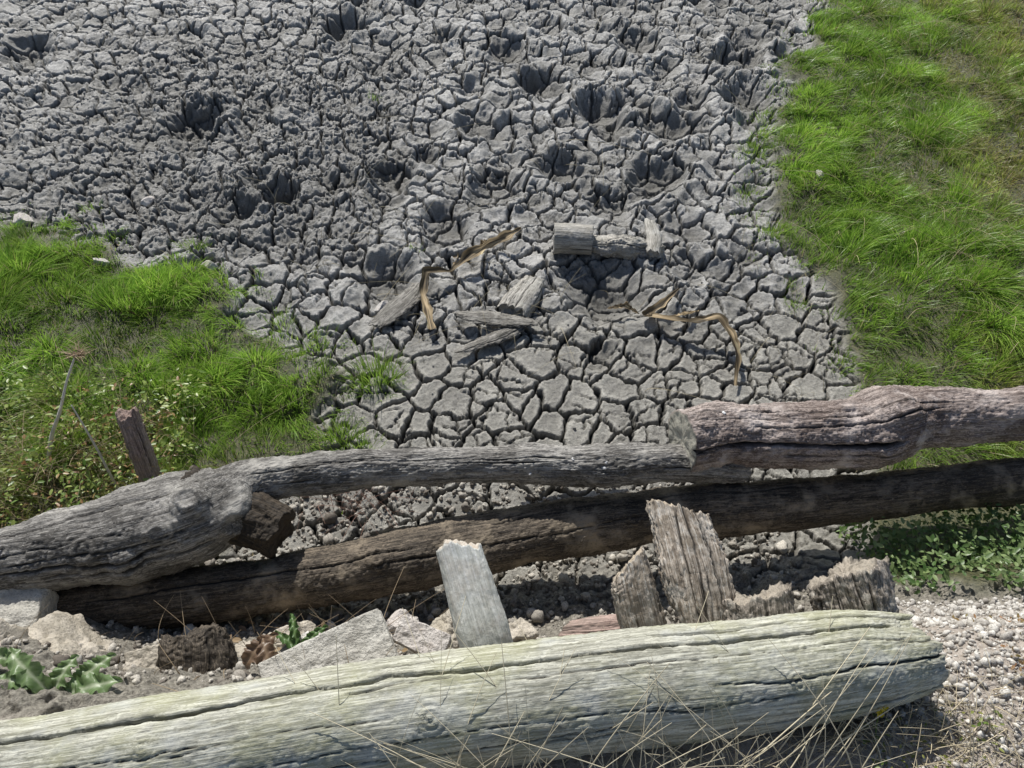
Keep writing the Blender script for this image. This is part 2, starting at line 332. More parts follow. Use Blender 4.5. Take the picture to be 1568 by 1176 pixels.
st_=log('branch_stub',[(-1.05,1.25,.45),(-.92,1.215,.425),(-.80,1.175,.40),(-.735,1.15,.385)],[.09,.085,.08,.075],W_K,N=120,seed=17,lump=.25,grain=.004,end_amp=.02,end_len=.05,end_f=18,bark=.006,auto_cr=14)
bpy.ops.object.select_all(action='DESELECT'); st_.select_set(True); A.select_set(True); bpy.context.view_layer.objects.active=A; bpy.ops.object.join()
log('wooden_log',[(.572,1.455,.47),(.70,1.485,.46),(.83,1.49,.45),(1.0,1.49,.45),(1.17,1.50,.45),(1.28,1.53,.46),(1.36,1.555,.455),(1.52,1.575,.45),(1.87,1.60,.43),(2.3,1.62,.40),(2.9,1.62,.34)],
      [.100,.102,.104,.108,.118,.132,.118,.098,.088,.085,.08],W_B,N=190,seed=23,lump=.13,grain=.004,cracks=[(34,-.1,.72,.007,.04),(70,.2,.9,.003,.012),(100,.0,.6,.003,.012),(15,.3,.9,.003,.012),(85,.4,1.0,.003,.012)],knots=[(.72,75,.05,.03),(.64,30,.04,.018)],end_amp=.004,end_len=.02,bark=.005,auto_cr=26)
log('wooden_log',[(-1.47,.943,.25),(-1.21,.975,.25),(-.81,1.04,.25),(-.50,1.098,.25),(-.18,1.169,.25),(.147,1.237,.25),(.487,1.293,.25),(.948,1.332,.25),(1.42,1.385,.26),(1.91,1.439,.27),(2.6,1.5,.28)],
      [.08,.082,.09,.10,.104,.10,.095,.088,.08,.078,.075],W_C,N=150,seed=31,lump=.14,grain=.004,knots=[(1.05,75,.035,.02),(1.9,60,.03,.016),(.5,40,.03,.016),(1.3,40,.03,.014)],cracks=[(80,.1,1.2,.003,.012),(60,1.0,2.2,.0025,.01),(100,1.4,2.6,.003,.012)],auto_cr=30)
log('wooden_log',[(-1.9,.24,.85),(-1.45,.29,.85),(-1.05,.335,.85),(-.662,.395,.85),(-.256,.462,.85),(.164,.515,.85),(.523,.552,.85),(.744,.582,.85),(.90,.607,.84)],
      [.12,.12,.12,.12,.12,.12,.117,.108,.084],W_D,N=260,step=.0045,seed=41,lump=.035,grain=.0017,knots=[(1.75,70,.028,.005),(2.05,30,.028,.006),(1.62,15,.03,.005),(2.5,60,.022,.005),(1.2,85,.02,.004)],
      cracks=[(112,.1,2.78,.0038,.035),(75,.5,1.7,.0012,.004),(50,1.0,2.5,.0013,.005),(128,2.2,2.9,.004,.02),(92,1.9,2.8,.0016,.007),(35,1.2,2.2,.0014,.005),(65,2.3,2.9,.002,.010),(20,2.3,2.9,.003,.012)],end_amp=.05,end_len=.16,end_f=9,auto_cr=18,rag=.012)
# posts and stakes leaning outward behind log D
log('wooden_stake',[(-.03,.60,.62),(-.06,.67,.71),(-.10,.77,.78),(-.133,.865,.83)],[.062,.063,.061,.054],W_G,N=180,seed=51,lump=.12,grain=.0014,cs=(1.0,.7),sq=2.9,ref=(.25,-.6,1),end_amp=.03,end_len=.06,end_f=13,auto_cr=5,slant=-.15,rag=.005)
log('wooden_stake',[(.36,.60,.60),(.335,.67,.70),(.30,.765,.79),(.283,.83,.83)],[.052,.055,.055,.048],W_S,N=130,seed=53,cs=(1.0,.45),sq=3.5,ref=(.3,-.6,1),end_amp=.02,end_len=.08,end_f=9,grain=.005,slant=.55,rag=.008)
log('wooden_stake',[(.50,.60,.64),(.475,.70,.74),(.45,.83,.81),(.425,.96,.85)],[.062,.070,.082,.076],W_S,N=200,seed=58,cs=(1.0,.32),sq=3.2,ref=(.15,-.5,1),end_amp=.03,end_len=.12,end_f=7,grain=.007,auto_cr=24,cracks=[(90,.1,.5,.004,.018),(75,.0,.3,.004,.015),(105,.0,.45,.003,.012),(60,.2,.5,.003,.012)],lump=.18,slant=-.35,rag=.012)
log('wooden_post',[(.62,.62,.60),(.605,.68,.72),(.595,.77,.79)],[.078,.08,.075],W_P,N=150,seed=59,cs=(1.1,.45),sq=2.6,ref=(0,-.5,1),end_amp=.03,end_len=.08,end_f=9,grain=.006,auto_cr=16,slant=.2,rag=.012)
log('wooden_post',[(.895,.62,.63),(.87,.72,.71),(.84,.83,.78)],[.094,.096,.091],W_P,N=200,seed=61,ref=(0,-.5,1),end_amp=.03,end_len=.07,end_f=9,grain=.006,auto_cr=34,lump=.14,bark=.004,rag=.010,slant=.15)
log('wooden_stake',[(-1.35,1.47,.02),(-1.375,1.56,.20),(-1.40,1.65,.37)],[.042,.042,.036],W_R,N=90,seed=63,ref=(0,1,0),end_amp=.03,end_len=.1,grain=.004,lump=.15,auto_cr=10)
log('wooden_post',[(-.86,.60,.30),(-.86,.70,.44),(-.87,.79,.50)],[.08,.085,.07],W_C,N=120,seed=65,ref=(0,-.5,1),end_amp=.03,end_len=.08,end_f=12,grain=.006,lump=.3,auto_cr=10,cs=(1.25,.8),rag=.006)
log('bark_piece',[(.16,.86,.33),(.27,.85,.37),(.38,.84,.43)],[.025,.038,.028],W_R,N=60,seed=67,cs=(1.0,.35),end_amp=.03,end_len=.08)
def onmud(pts,up):
    z=[float(gz(p[0],p[1])[0]) for p in pts]; zz=sum(z)/len(z)
    return [(p[0],p[1],zz+up) for p in pts]
log('cut_log',onmud([(.215,3.0),(.31,2.995),(.41,2.985)],.055),[.076,.075,.072],W_M,N=130,seed=71,lump=.05,grain=.0015,end_amp=.006,end_len=.03,auto_cr=4)
log('driftwood_chunk',onmud([(.40,3.0),(.52,3.0),(.64,2.975),(.76,2.96)],.03),[.05,.06,.055,.04],W_M,N=110,seed=79,lump=.45,grain=.006,end_amp=.03,end_len=.06,auto_cr=10,bark=.010)
log('driftwood_chunk',onmud([(.71,2.90),(.73,3.02),(.725,3.16)],.05),[.035,.04,.03],W_M,N=70,seed=72,lump=.2,cs=(1,.6),end_amp=.03)
log('driftwood_chunk',onmud([(.0,2.50),(.05,2.60),(.11,2.72)],.045),[.07,.068,.05],W_M,N=100,seed=73,lump=.25,cs=(1,.6),sq=3,end_amp=.03,end_len=.08,grain=.005)
log('bark_piece',onmud([(-.66,2.38),(-.57,2.49),(-.49,2.60),(-.45,2.69)],.025),[.02,.055,.055,.03],W_BK,N=100,seed=74,lump=.2,cs=(1,.2),sq=2.5,end_amp=.06,end_len=.12,end_f=10,grain=.007,auto_cr=14,rag=.01)
log('bark_piece',onmud([(-.27,2.47),(-.12,2.45),(.0,2.43),(.12,2.42)],.045),[.015,.045,.035,.018],W_BK,N=90,seed=75,lump=.2,cs=(1,.25),end_amp=.05,end_len=.1,grain=.007,auto_cr=12,rag=.01)
log('bark_piece',onmud([(-.24,2.25),(-.13,2.31),(-.02,2.37),(.08,2.44)],.03),[.015,.035,.040,.016],W_BK,N=90,seed=76,lump=.2,cs=(1,.3),end_amp=.05,end_len=.1,grain=.007,auto_cr=12,rag=.01)
log('bark_piece',onmud([(1.36,1.82),(1.55,1.86),(1.7,1.95)],.10),[.012,.016,.01],W_S,N=40,seed=77,lump=.15,end_amp=.02)
log('wooden_plank',[(.02,1.60,.12),(.2,1.64,.12),(.42,1.66,.12)],[.028,.03,.02],W_M,N=60,seed=78,lump=.1,cs=(1,.4),end_amp=.03)
print('logs',time.time()-T0)
# ---------------------------------------------------------------- rocks
def ico(sub):
    bm=bmesh.new(); bmesh.ops.create_icosphere(bm,subdivisions=sub,radius=1); bm.verts.ensure_lookup_table()
    V=np.array([v.co[:] for v in bm.verts]); F=np.array([[v.index for v in f.verts] for f in bm.faces]); bm.free(); return V,F
IC6=ico(6)
def rotm(a,b,c): return np.array(Euler((a,b,c)).to_matrix())
def rock(name,loc,dims,rot,mat,seed,npl=14,box=False,rough=.012):
    D,F=IC6; r=np.random.default_rng(seed)
    n=r.normal(size=(npl,3)); n/=np.linalg.norm(n,axis=1)[:,None]; h=r.uniform(.66,1.0,npl)
    if box:
        n=np.vstack([n,np.eye(3),-np.eye(3)]); h=np.concatenate([h*1.25,np.full(6,.72)])
    dd=D@n.T; q=np.where(dd>.05,h/np.maximum(dd,.05),9); rad=-np.log(np.exp(-q*32).sum(1))/32
    V=D*np.clip(rad,.2,1.35)[:,None]*np.array(dims)/2
    nn=D/np.array(dims); nn/=np.linalg.norm(nn,axis=1)[:,None]
    V=V+nn*(rough*(n3(*V.T,12,seed)+.6*n3(*V.T,30,seed+1)+.4*n3(*V.T,80,seed+2)))[:,None]
    V=V@rotm(*rot).T+np.array(loc)
    return mkmesh(name,V,[F],mat)
K1=mat_rock('tan_stone',(.42,.375,.30),(.64,.58,.49),(.24,.21,.16)); K2=mat_rock('grey_stone',(.54,.515,.455),(.70,.675,.61),(.36,.34,.30)); K3=mat_rock('white_stone',(.58,.53,.49),(.76,.72,.67),(.40,.34,.29))
rock('concrete_block',(-1.60,.87,.33),(.60,.24,.27),(.05,.02,.12),K2,81,6,True,.010)
rock('rock',(-1.24,.64,.43),(.38,.32,.28),(.1,.1,.3),K1,82,14,False,.018)
rock('rock',(-1.42,.60,.53),(.34,.28,.24),(.3,.1,1),K1,83,14,False,.018)
rock('rock',(-1.0,.70,.44),(.12,.14,.16),(.2,.1,.3),K1,84,8,True)
rock('stone_slab',(-.46,.655,.56),(.46,.28,.07),(.28,-.12,.42),K2,85,7,True,.008)
rock('stone_slab',(-.245,.76,.52),(.20,.10,.055),(.2,.18,-.35),K3,86,8,True,.006)
rock('rock',(-.16,.80,.47),(.12,.12,.12),(.4,.1,.3),K1,87)
rock('rock',(-.68,.82,.30),(.16,.13,.10),(.4,.1,.3),K1,88)
rock('rock',(-.58,.80,.34),(.11,.10,.09),(.4,.5,.3),K3,89)
rock('rock',(.02,.86,.30),(.10,.09,.08),(.4,.5,.3),K1,90)
rock('rock',(-.33,.92,.22),(.10,.09,.08),(.4,.5,.3),K3,91)
rock('rock',(-.75,.74,.38),(.13,.11,.10),(.1,.5,.9),K1,190)
for i,(x,y,s) in enumerate([(-1.53,2.86,.055),(-2.02,3.42,.05),(-2.62,3.22,.09),(-2.05,2.83,.05),(-.62,2.55,.05),(1.72,3.55,.04)]):
    rock('white_stone',(x,y,float(gz(x,y)[0])+s*.3),(s*1.5,s,s*.8),(.3*i,.2,i),K3,93+i,9,False,.003)
def stones(name,x,y,size,cols,mat,sub=2,sink=.2,z=None,flat=1):
    D,F=ico(sub); n=len(x); r=np.random.default_rng(len(x)); z=gz(x,y) if z is None else z
    nv=len(D); R=r.normal(size=(n,3,3)); Q=np.linalg.qr(R)[0]
    pts=np.repeat(D[None],n,0)*(1+.22*r.normal(size=(n,nv,1)))
    pts=pts*r.uniform(.55,1.2,(n,1,3)); pts=np.einsum('nij,nvj->nvi',Q,pts)*size[:,None,None]*.5*np.array([1,1,flat])
    pts+=np.stack([x,y,z+size*sink],-1)[:,None,:]
    FF=(F[None]+(np.arange(n)*nv)[:,None,None]).reshape(-1,3)
    return mkmesh(name,pts.reshape(-1,3),[FF],mat,smooth=False,colors=np.repeat(cols,nv,0))
M_ST=mat_col('small_stones',.9,0,220)
def greys(n,a,b): t=rng.uniform(0,1,(n,1)); return np.array(a)*(1-t)+np.array(b)*t
n=19000; x=rng.uniform(.75,2.4,n); y=rng.uniform(.1,1.1,n); k=(y<.72+.19*ss(.8,1.1,x)+.06*ss(1.2,1.9,x)); x,y=x[k],y[k]
sz=rng.lognormal(-4.7,.5,len(x)); sz=np.clip(sz,.004,.04)*(1-.3*ss(.6,.4,y)); stones('gravel',x,y,sz,greys(len(x),(.38,.35,.31),(.80,.77,.71)),M_ST,1)
n=6000; x=rng.uniform(-1.4,1.0,n); y=rng.uniform(.62,1.6,n); sz=np.clip(rng.lognormal(-4.6,.55,n),.004,.055); stones('rubble',x,y,sz,greys(n,(.14,.12,.10),(.62,.58,.51)),M_ST)
n=1500; x=rng.uniform(-1.8,.8,n); y=rng.uniform(-.2,.42,n); sz=np.clip(rng.lognormal(-4.9,.4,n),.004,.025); stones('gravel',x,y,sz,greys(n,(.3,.25,.2),(.55,.5,.44)),M_ST,1)
n=10000; x=rng.uniform(-3.6,2.2,n); y=rng.uniform(1.5,6.2,n); pk=rng.uniform(0,1,n)<.10+.8*(ss(-.4,-1.2,x)*ss(2.8,3.3,y)*ss(5.8,4.6,y)); x,y=x[pk],y[pk]; sz=np.clip(rng.lognormal(-4.75,.45,len(x)),.005,.028)
z,aa=ground(x,y); kk=aa['grass']<.3; x,y,sz=x[kk],y[kk],sz[kk]; stones('mud_crumbs',x,y,sz,greys(len(x),(.14,.135,.12),(.48,.47,.44)),M_ST)
x=np.array([.06,.062,.058,.065,.30,.305,.20,.48,.70]); y=np.array([1.33,1.35,1.37,1.40,1.345,1.36,1.37,1.41,1.50]); z=np.array([.458,.468,.476,.484,.470,.476,.483,.472,.565])
stones('bird_droppings',x,y,np.array([.010,.014,.012,.016,.016,.02,.014,.012,.012]),np.full((9,3),.72),M_ST,2,.0,z,.5)
print('stones',time.time()-T0)
# ---------------------------------------------------------------- grass
def blades(name,x,y,z,hgt,wid,lx,ly,col,mat,segs=3,droop=.5):
    n=len(x); az=rng.uniform(0,2*np.pi,n); wx,wy=np.cos(az),np.sin(az)
    t=np.linspace(0,1,segs+1); V=[]
    ll=np.hypot(lx,ly)+1e-6
    for i,q in enumerate(t):
        up=hgt*(q-droop*np.minimum(ll,1.3)*.45*q*q); hx=lx*hgt*q**1.6; hy=ly*hgt*q**1.6
        w=wid*(1-q**1.5)*.5+.0002
        c=np.stack([x+hx,y+hy,z+up-.006],-1); s=np.stack([wx*w,wy*w,0*w],-1)
        if i<segs: V+= [c-s,c+s]
        else: V+=[c]
    nv=2*segs+1; V=np.stack(V,1); b=(np.arange(n)*nv)[:,None]
    Q=np.concatenate([b+np.array([[2*i,2*i+1,2*i+3,2*i+2]]) for i in range(segs-1)],0); Tt=b+np.array([[2*segs-2,2*segs-1,2*segs]])
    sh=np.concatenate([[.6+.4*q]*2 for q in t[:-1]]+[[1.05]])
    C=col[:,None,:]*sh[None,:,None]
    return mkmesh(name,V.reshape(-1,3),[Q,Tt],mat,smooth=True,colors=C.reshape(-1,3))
M_G=mat_col('grass_blades',.38,.48,0,.45)
def clump(x,y,sc,seed):
    e,bi,cx,cy=cells(x.astype(np.float32),y.astype(np.float32),sc,seed); return cx/sc,cy/sc,jit[bi]
def grasspatch(name,P,bbox,dens,seed,side):
    n=int((bbox[1]-bbox[0])*(bbox[3]-bbox[2])*dens); x=rng.uniform(bbox[0],bbox[1],n).astype(np.float32); y=rng.uniform(bbox[2],bbox[3],n).astype(np.float32)
    wx=x+.17*n2(x,y,3.5,30)+.12*n2(x,y,12,31); wy=y+.17*n2(x,y,3.5,32)+.12*n2(x,y,12,33)
    sd=sdpoly(wx,wy,P); thin=ss(-.14,.20,sd+.16*n2(x,y,9,seed)); keep=(rng.uniform(0,1,n)<thin)&(np.abs(x)<.85*(y*.45+2.4)+1.0)
    if side>0: dry_or_lit=ss(.0,1.1,(x-1.95-.24*(y-2))+.9*n2(x,y,1.3,seed)+.6*n2(x,y,5,seed+1))
    else: dry_or_lit=ss(.1,-.5,(y-1.75)+.35*(x+1.3)+.4*n2(x,y,3,seed))
    patch=n2(x,y,2.6,seed+4)
    keep&=rng.uniform(0,1,n)<(1-.30*dry_or_lit)*(.50+.50*ss(-.3,.05,patch))
    x,y,sd,dry_or_lit,patch=x[keep],y[keep],sd[keep],dry_or_lit[keep],patch[keep]; n=len(x)
    cx,cy,j=clump(x+.04*n2(x,y,9,2),y+.04*n2(x,y,9,3),.13,seed); z=gz(x,y)
    wind=n2(x,y,1.7,seed+6)*3
    lx=cx*1.5+.35*np.cos(wind)+rng.normal(0,.25,n); ly=cy*1.5+.35*np.sin(wind)+rng.normal(0,.25,n)-.15
    h=(.03+.08*j[:,2])*rng.uniform(.5,1.25,n)*(1-.4*dry_or_lit)*(.50+.50*ss(-.05,.18,sd))*(1+.5*patch)
    g1=np.array([.19,.36,.04]); g2_=np.array([.46,.66,.12]); yl=np.array([.58,.52,.16]); st=np.array([.62,.52,.30]); br=np.array([.26,.19,.09])
    t=rng.uniform(0,1,(n,1))**1.3; col=g1*(1-t)+g2_*t
    col=col*(1+.6*(j[:,3:4]-.5))*(1+.45*patch[:,None]); m=(dry_or_lit[:,None]*.65*(.3+rng.uniform(0,1,(n,1)))); m=np.clip(m,0,.85); col=col*(1-m)+yl*m
    s=(rng.uniform(0,1,n)<.04+.22*dry_or_lit); col[s]=st*rng.uniform(.6,1.1,(s.sum(),1))
    s=(rng.uniform(0,1,n)<.01+.22*dry_or_lit*ss(-.1,.3,n2(x,y,4,seed+9))); col[s]=br*rng.uniform(.6,1.2,(s.sum(),1))
    blades(name,x,y,z,h,rng.uniform(.0022,.0045,n)*(1+.15*(y-2)),lx,ly,np.clip(col,.02,.8),M_G)
    print(name,n)
grasspatch('grass',LP,(-4.2,-.55,1.15,3.8),25000,3,-1)
grasspatch('grass',RP,(1.15,4.9,1.6,6.8),16500,5,1)
def tuft(name,cx,cy,r,n,seed,hh=.09,col0=(.19,.36,.04),col1=(.44,.62,.12)):
    rr=r*np.sqrt(rng.uniform(0,1,n))*rng.uniform(.3,1,n); a=rng.uniform(0,6.28,n); x=cx+rr*np.cos(a); y=cy+rr*np.sin(a)
    l=rr/r; t=rng.uniform(0,1,(n,1)); col=np.array(col0)*(1-t)+np.array(col1)*t
    blades(name,x,y,gz(x,y),hh*rng.uniform(.5,1.1,n),rng.uniform(.002,.004,n),np.cos(a)*l*.9+rng.normal(0,.2,n),np.sin(a)*l*.9+rng.normal(0,.2,n),col,M_G)
for (a,b,r,n,h) in [(-.60,2.12,.15,520,.09),(-.72,1.80,.12,380,.065),(-.62,1.74,.10,200,.05),(-.9,2.3,.15,260,.06),(-1.1,2.45,.12,160,.06),(-1.65,3.0,.1,120,.05),(1.36,3.1,.12,180,.06),(1.33,3.5,.10,160,.05),(1.38,2.6,.08,80,.05),(1.45,3.9,.12,240,.06),(1.48,2.2,.1,120,.05),(-2.3,3.35,.08,60,.05),(-1.05,1.02,.05,60,.05),(-.75,2.35,.05,25,.04),(-.5,2.95,.05,20,.04),(-.9,4.5,.06,30,.04),(1.3,3.3,.18,90,.04),(1.4,3.7,.15,90,.05),(1.75,4.6,.15,90,.05),(1.95,5.0,.15,120,.06),(1.6,4.3,.12,140,.06)]:
    tuft('grass_tuft',a,b,r,n,0,h)
def tubes(name,lines,rad,cols,mat,sides=4):
    V=[];F=[];C=[];o=0
    for L,r,c in zip(lines,rad,cols):
        L=np.asarray(L,float); T=np.gradient(L,axis=0); T/=np.linalg.norm(T,axis=1)[:,None]+1e-9
        a=np.cross(T,[.3,.2,1.]); a/=np.linalg.norm(a,axis=1)[:,None]+1e-9; b=np.cross(T,a)
        m=len(L); rr=r*np.linspace(1,.35,m)[:,None]
        for k in range(sides):
            q=2*math.pi*k/sides; V.append(L+rr*(math.cos(q)*a+math.sin(q)*b))
        for k in range(sides):
            i=np.arange(m-1); k2=(k+1)%sides
            F.append(np.stack([o+k*m+i,o+k2*m+i,o+k2*m+i+1,o+k*m+i+1],-1))
        o+=sides*m; C.append(np.repeat(np.array([c]),sides*m,0))
    return mkmesh(name,np.vstack(V),[np.vstack(F)],mat,colors=np.vstack(C))
M_D=mat_col('dry_stems',.7,.15,0,.2)
def drystems(name,cx,cy,sx,sy,n,h,lean,col=(.66,.57,.40),r=.0012,spread=.5):
    Ls=[];R=[];C=[]
    xs=rng.normal(cx,sx,n); ys=rng.normal(cy,sy,n); zs=gz(xs,ys)
    for i in range(n):
        x,y,z=xs[i],ys[i],float(zs[i])
        H=h*rng.uniform(.5,1.2); dx,dy=lean[0]+rng.normal(0,spread),lean[1]+rng.normal(0,spread); t=np.linspace(0,1,10)
        cu=rng.normal(0,.25)
        L=np.stack([x+H*(dx*t**1.5+cu*t*t),y+H*(dy*t**1.5),z+H*(t-.3*min(1.5,math.hypot(dx,dy))*t*t)],-1)
        Ls.append(L);R.append(r*rng.uniform(.6,1.4));C.append(np.array(col)*rng.uniform(.6,1.2))
    return tubes(name,Ls,R,C,M_D)
drystems('dry_grass',.42,.35,.17,.025,90,.28,(.1,.5),r=.0016,spread=.5,col=(.74,.66,.48))
drystems('dry_grass',-.02,.31,.16,.02,80,.29,(-.2,.4),r=.0015,spread=.5,col=(.74,.66,.48))
drystems('dry_grass',.80,.42,.10,.05,70,.14,(0,.2),spread=.8)
drystems('dry_grass',1.0,.42,.2,.08,380,.05,(0,.1),spread=1.2)
drystems('dry_grass',-1.65,1.62,.22,.22,300,.20,(.1,0),col=(.50,.42,.27),spread=.6)
drystems('dry_grass',-1.95,1.55,.2,.25,240,.16,(.1,0),col=(.55,.42,.28),spread=.8)
drystems('dry_grass',-.60,.80,.25,.08,130,.12,(.1,0),col=(.45,.35,.23),spread=1.0)
drystems('dry_grass',2.35,3.1,.35,.5,340,.28,(-.7,-.3),col=(.66,.58,.34),spread=.4)
drystems('dry_grass',2.9,4.4,.4,.7,460,.28,(-.7,-.3),col=(.66,.58,.34),spread=.4)
drystems('dry_grass',3.3,5.5,.5,.5,340,.25,(-.7,-.3),col=(.66,.58,.34),spread=.4)
drystems('dry_grass',1.35,2.5,.12,.5,80,.16,(-.5,0),col=(.55,.48,.32),spread=.6,r=.0009)
drystems('dry_grass',-.1,2.7,.5,.35,60,.16,(.3,0),col=(.55,.48,.32),spread=1.3,r=.0011)
drystems('dry_grass',-.9,3.6,1.2,1.0,80,.12,(.3,0),col=(.50,.45,.32),spread=1.4,r=.0013)
drystems('dry_roots',-.62,1.5,.10,.06,60,.14,(.1,-.2),col=(.36,.22,.17),spread=1.0,r=.001)
def sm(P): return catmull(P,30)
tubes('dead_stem',[sm([(-1.80,1.60,.1),(-1.75,1.66,.22),(-1.68,1.69,.33),(-1.64,1.76,.42),(-1.585,1.81,.51)]),sm([(-1.68,1.69,.33),(-1.63,1.67,.40),(-1.6,1.65,.46)]),sm([(-1.50,1.50,.08),(-1.52,1.56,.28),(-1.535,1.60,.48)])],[.009,.004,.006],[(.74,.70,.64)]*3,M_D,6)
x,y=rng.normal(-1.58,.012,90),rng.normal(1.815,.012,90); blades('seed_head',x,y,np.full(90,.50),np.full(90,.045),np.full(90,.003),rng.normal(0,.8,90),rng.normal(0,.8,90),np.tile([.5,.38,.26],(90,1)),M_D)
def leaves(name,x,y,z,size,col,mat,tilt=.6):
    n=len(x); az=rng.uniform(0,6.28,n)
    P=np.array([(0,0,0),(.3,.22,.03),(.3,-.22,.03),(.7,.2,.02),(.7,-.2,.02),(1,0,-.08),(.3,0,-.02),(.7,0,-.03)]); u=np.stack([np.cos(az),np.sin(az),rng.normal(0,tilt,n)],-1); u/=np.linalg.norm(u,axis=1)[:,None]
    v=np.cross(rng.normal(0,.4,(n,3))+[0,0,1],u); v/=np.linalg.norm(v,axis=1)[:,None]; w=np.cross(u,v)
    V=np.stack([x,y,z],-1)[:,None]+size[:,None,None]*(P[None,:,0:1]*u[:,None]+P[None,:,1:2]*v[:,None]+P[None,:,2:3]*w[:,None])
    b=(np.arange(n)*8)[:,None]; Tt=np.vstack([b+np.array([q]) for q in ([0,1,6],[0,6,2],[3,5,7],[7,5,4])]); Q=np.vstack([b+np.array([q]) for q in ([1,3,7,6],[6,7,4,2])])
    return mkmesh(name,V.reshape(-1,3),[Tt,Q],mat,colors=np.repeat(col,8,0))
M_L=mat_col('leaf',.4,.35,0,.5)
def leafpatch(name,x0,x1,y0,y1,n,h,c0,c1,s=.022):
    x=rng.uniform(x0,x1,n); y=rng.uniform(y0,y1,n); k=n2(x,y,6,3)+.25>rng.uniform(-.3,.5,n)
    x,y=x[k],y[k]; n=len(x); z=gz(x,y)+h*rng.uniform(0,1,n)*(.5+ss(-.4,.4,n2(x,y,9,4))); t=rng.uniform(0,1,(n,1))
    leaves(name,x,y,z,s*rng.uniform(.5,1.3,n),np.array(c0)*(1-t)+np.array(c1)*t,M_L)
leafpatch('ground_ivy',1.2,2.6,.98,1.38,8500,.14,(.08,.16,.04),(.28,.37,.15),.024)
leafpatch('weeds',-2.4,-1.25,1.15,2.0,6500,.13,(.11,.21,.03),(.36,.42,.11),.024)
leafpatch('weeds',-1.9,-1.3,1.2,1.9,1100,.15,(.32,.16,.08),(.42,.3,.12),.02)
leafpatch('weeds',.75,1.4,.25,.50,600,.03,(.14,.22,.04),(.3,.3,.08),.013)
leafpatch('sedum_plant',1.15,1.5,.50,.78,1100,.03,(.24,.2,.07),(.42,.22,.12),.012)
leafpatch('fallen_leaves',-.9,-.1,.72,.95,90,.03,(.26,.16,.09),(.42,.31,.18),.03)
x=rng.normal(.775,.006,26); y=rng.normal(.475,.006,26); leaves('yellow_flower',x,y,np.full(26,.865),np.full(26,.011),np.tile([.75,.6,.03],(26,1)),M_L)
tubes('flower_stem',[[(.79,.44,.77),(.78,.46,.82),(.775,.475,.87)]],[.0015],[(.2,.3,.06)],M_D)
def lobed(name,specs,c0,c1):
    V=[];F=[];C=[];o=0
    for (x,y,z,az,L,W,up,sd) in specs:
        m=50; nw=9; t=np.linspace(0,1,m); r=np.random.default_rng(sd)
        w=W*np.sin(np.pi*np.clip(t,0,1)**.75)**.7*(.6+.4*np.abs(np.sin(t*math.pi*4.2+.4)))*(.90+.10*np.sin(t*70))+.003
        v=np.linspace(-1,1,nw); TT,VV=np.meshgrid(t,v,indexing='ij'); ww=np.repeat(w[:,None],nw,1)
        a=TT*L-np.abs(VV)*ww*.3; b=VV*ww; h=up*L*(TT-TT**2*.8)+.25*np.abs(b)+.008*np.sin(TT*25+VV*3)*np.abs(VV)
        ca,sa=math.cos(az),math.sin(az)
        V.append(np.stack([x+a*ca-b*sa,y+a*sa+b*ca,z+h],-1).reshape(-1,3))
        i=np.arange(m*nw).reshape(m,nw); F.append(o+np.stack([i[:-1,:-1],i[1:,:-1],i[1:,1:],i[:-1,1:]],-1).reshape(-1,4)); o+=m*nw
        tt=(np.exp(-(VV/.14)**2)).reshape(-1,1)*.9+.15*np.abs(np.sin(TT*30-np.abs(VV)*6)).reshape(-1,1)**6+.06*r.normal(size=(m*nw,1)); C.append(np.clip(np.array(c0)*(1-tt)+np.array(c1)*tt,0.01,1))
    return mkmesh(name,np.vstack(V),[np.vstack(F)],M_L,colors=np.vstack(C))
lobed('thistle_plant',[(-1.08,.56,.67,.25,.15,.036,.4,1),(-1.09,.57,.67,-.35,.13,.032,.3,2),(-1.09,.57,.68,1.2,.09,.028,.7,3),(-1.10,.57,.69,2.5,.15,.030,.9,4),(-1.08,.55,.67,-1.2,.10,.030,.3,5),(-1.11,.58,.69,3.1,.12,.026,.9,6),(-1.06,.59,.66,.75,.11,.030,.4,7),(-1.20,.63,.72,2.9,.07,.022,.5,8)],(.17,.26,.10),(.50,.56,.38))
lobed('broad_leaf_plant',[(-.60,.78,.40,.7,.09,.014,.8,11),(-.61,.78,.40,1.9,.10,.014,.8,12),(-.60,.77,.40,2.6,.10,.014,.6,13),(-.60,.77,.40,0,.08,.012,.6,14)],(.09,.17,.05),(.2,.3,.12))
lobed('dry_leaf',[(-.70,.68,.54,.8,.11,.03,.9,21),(-.62,.66,.56,2.0,.09,.03,.9,22)],(.17,.11,.07),(.32,.23,.15))
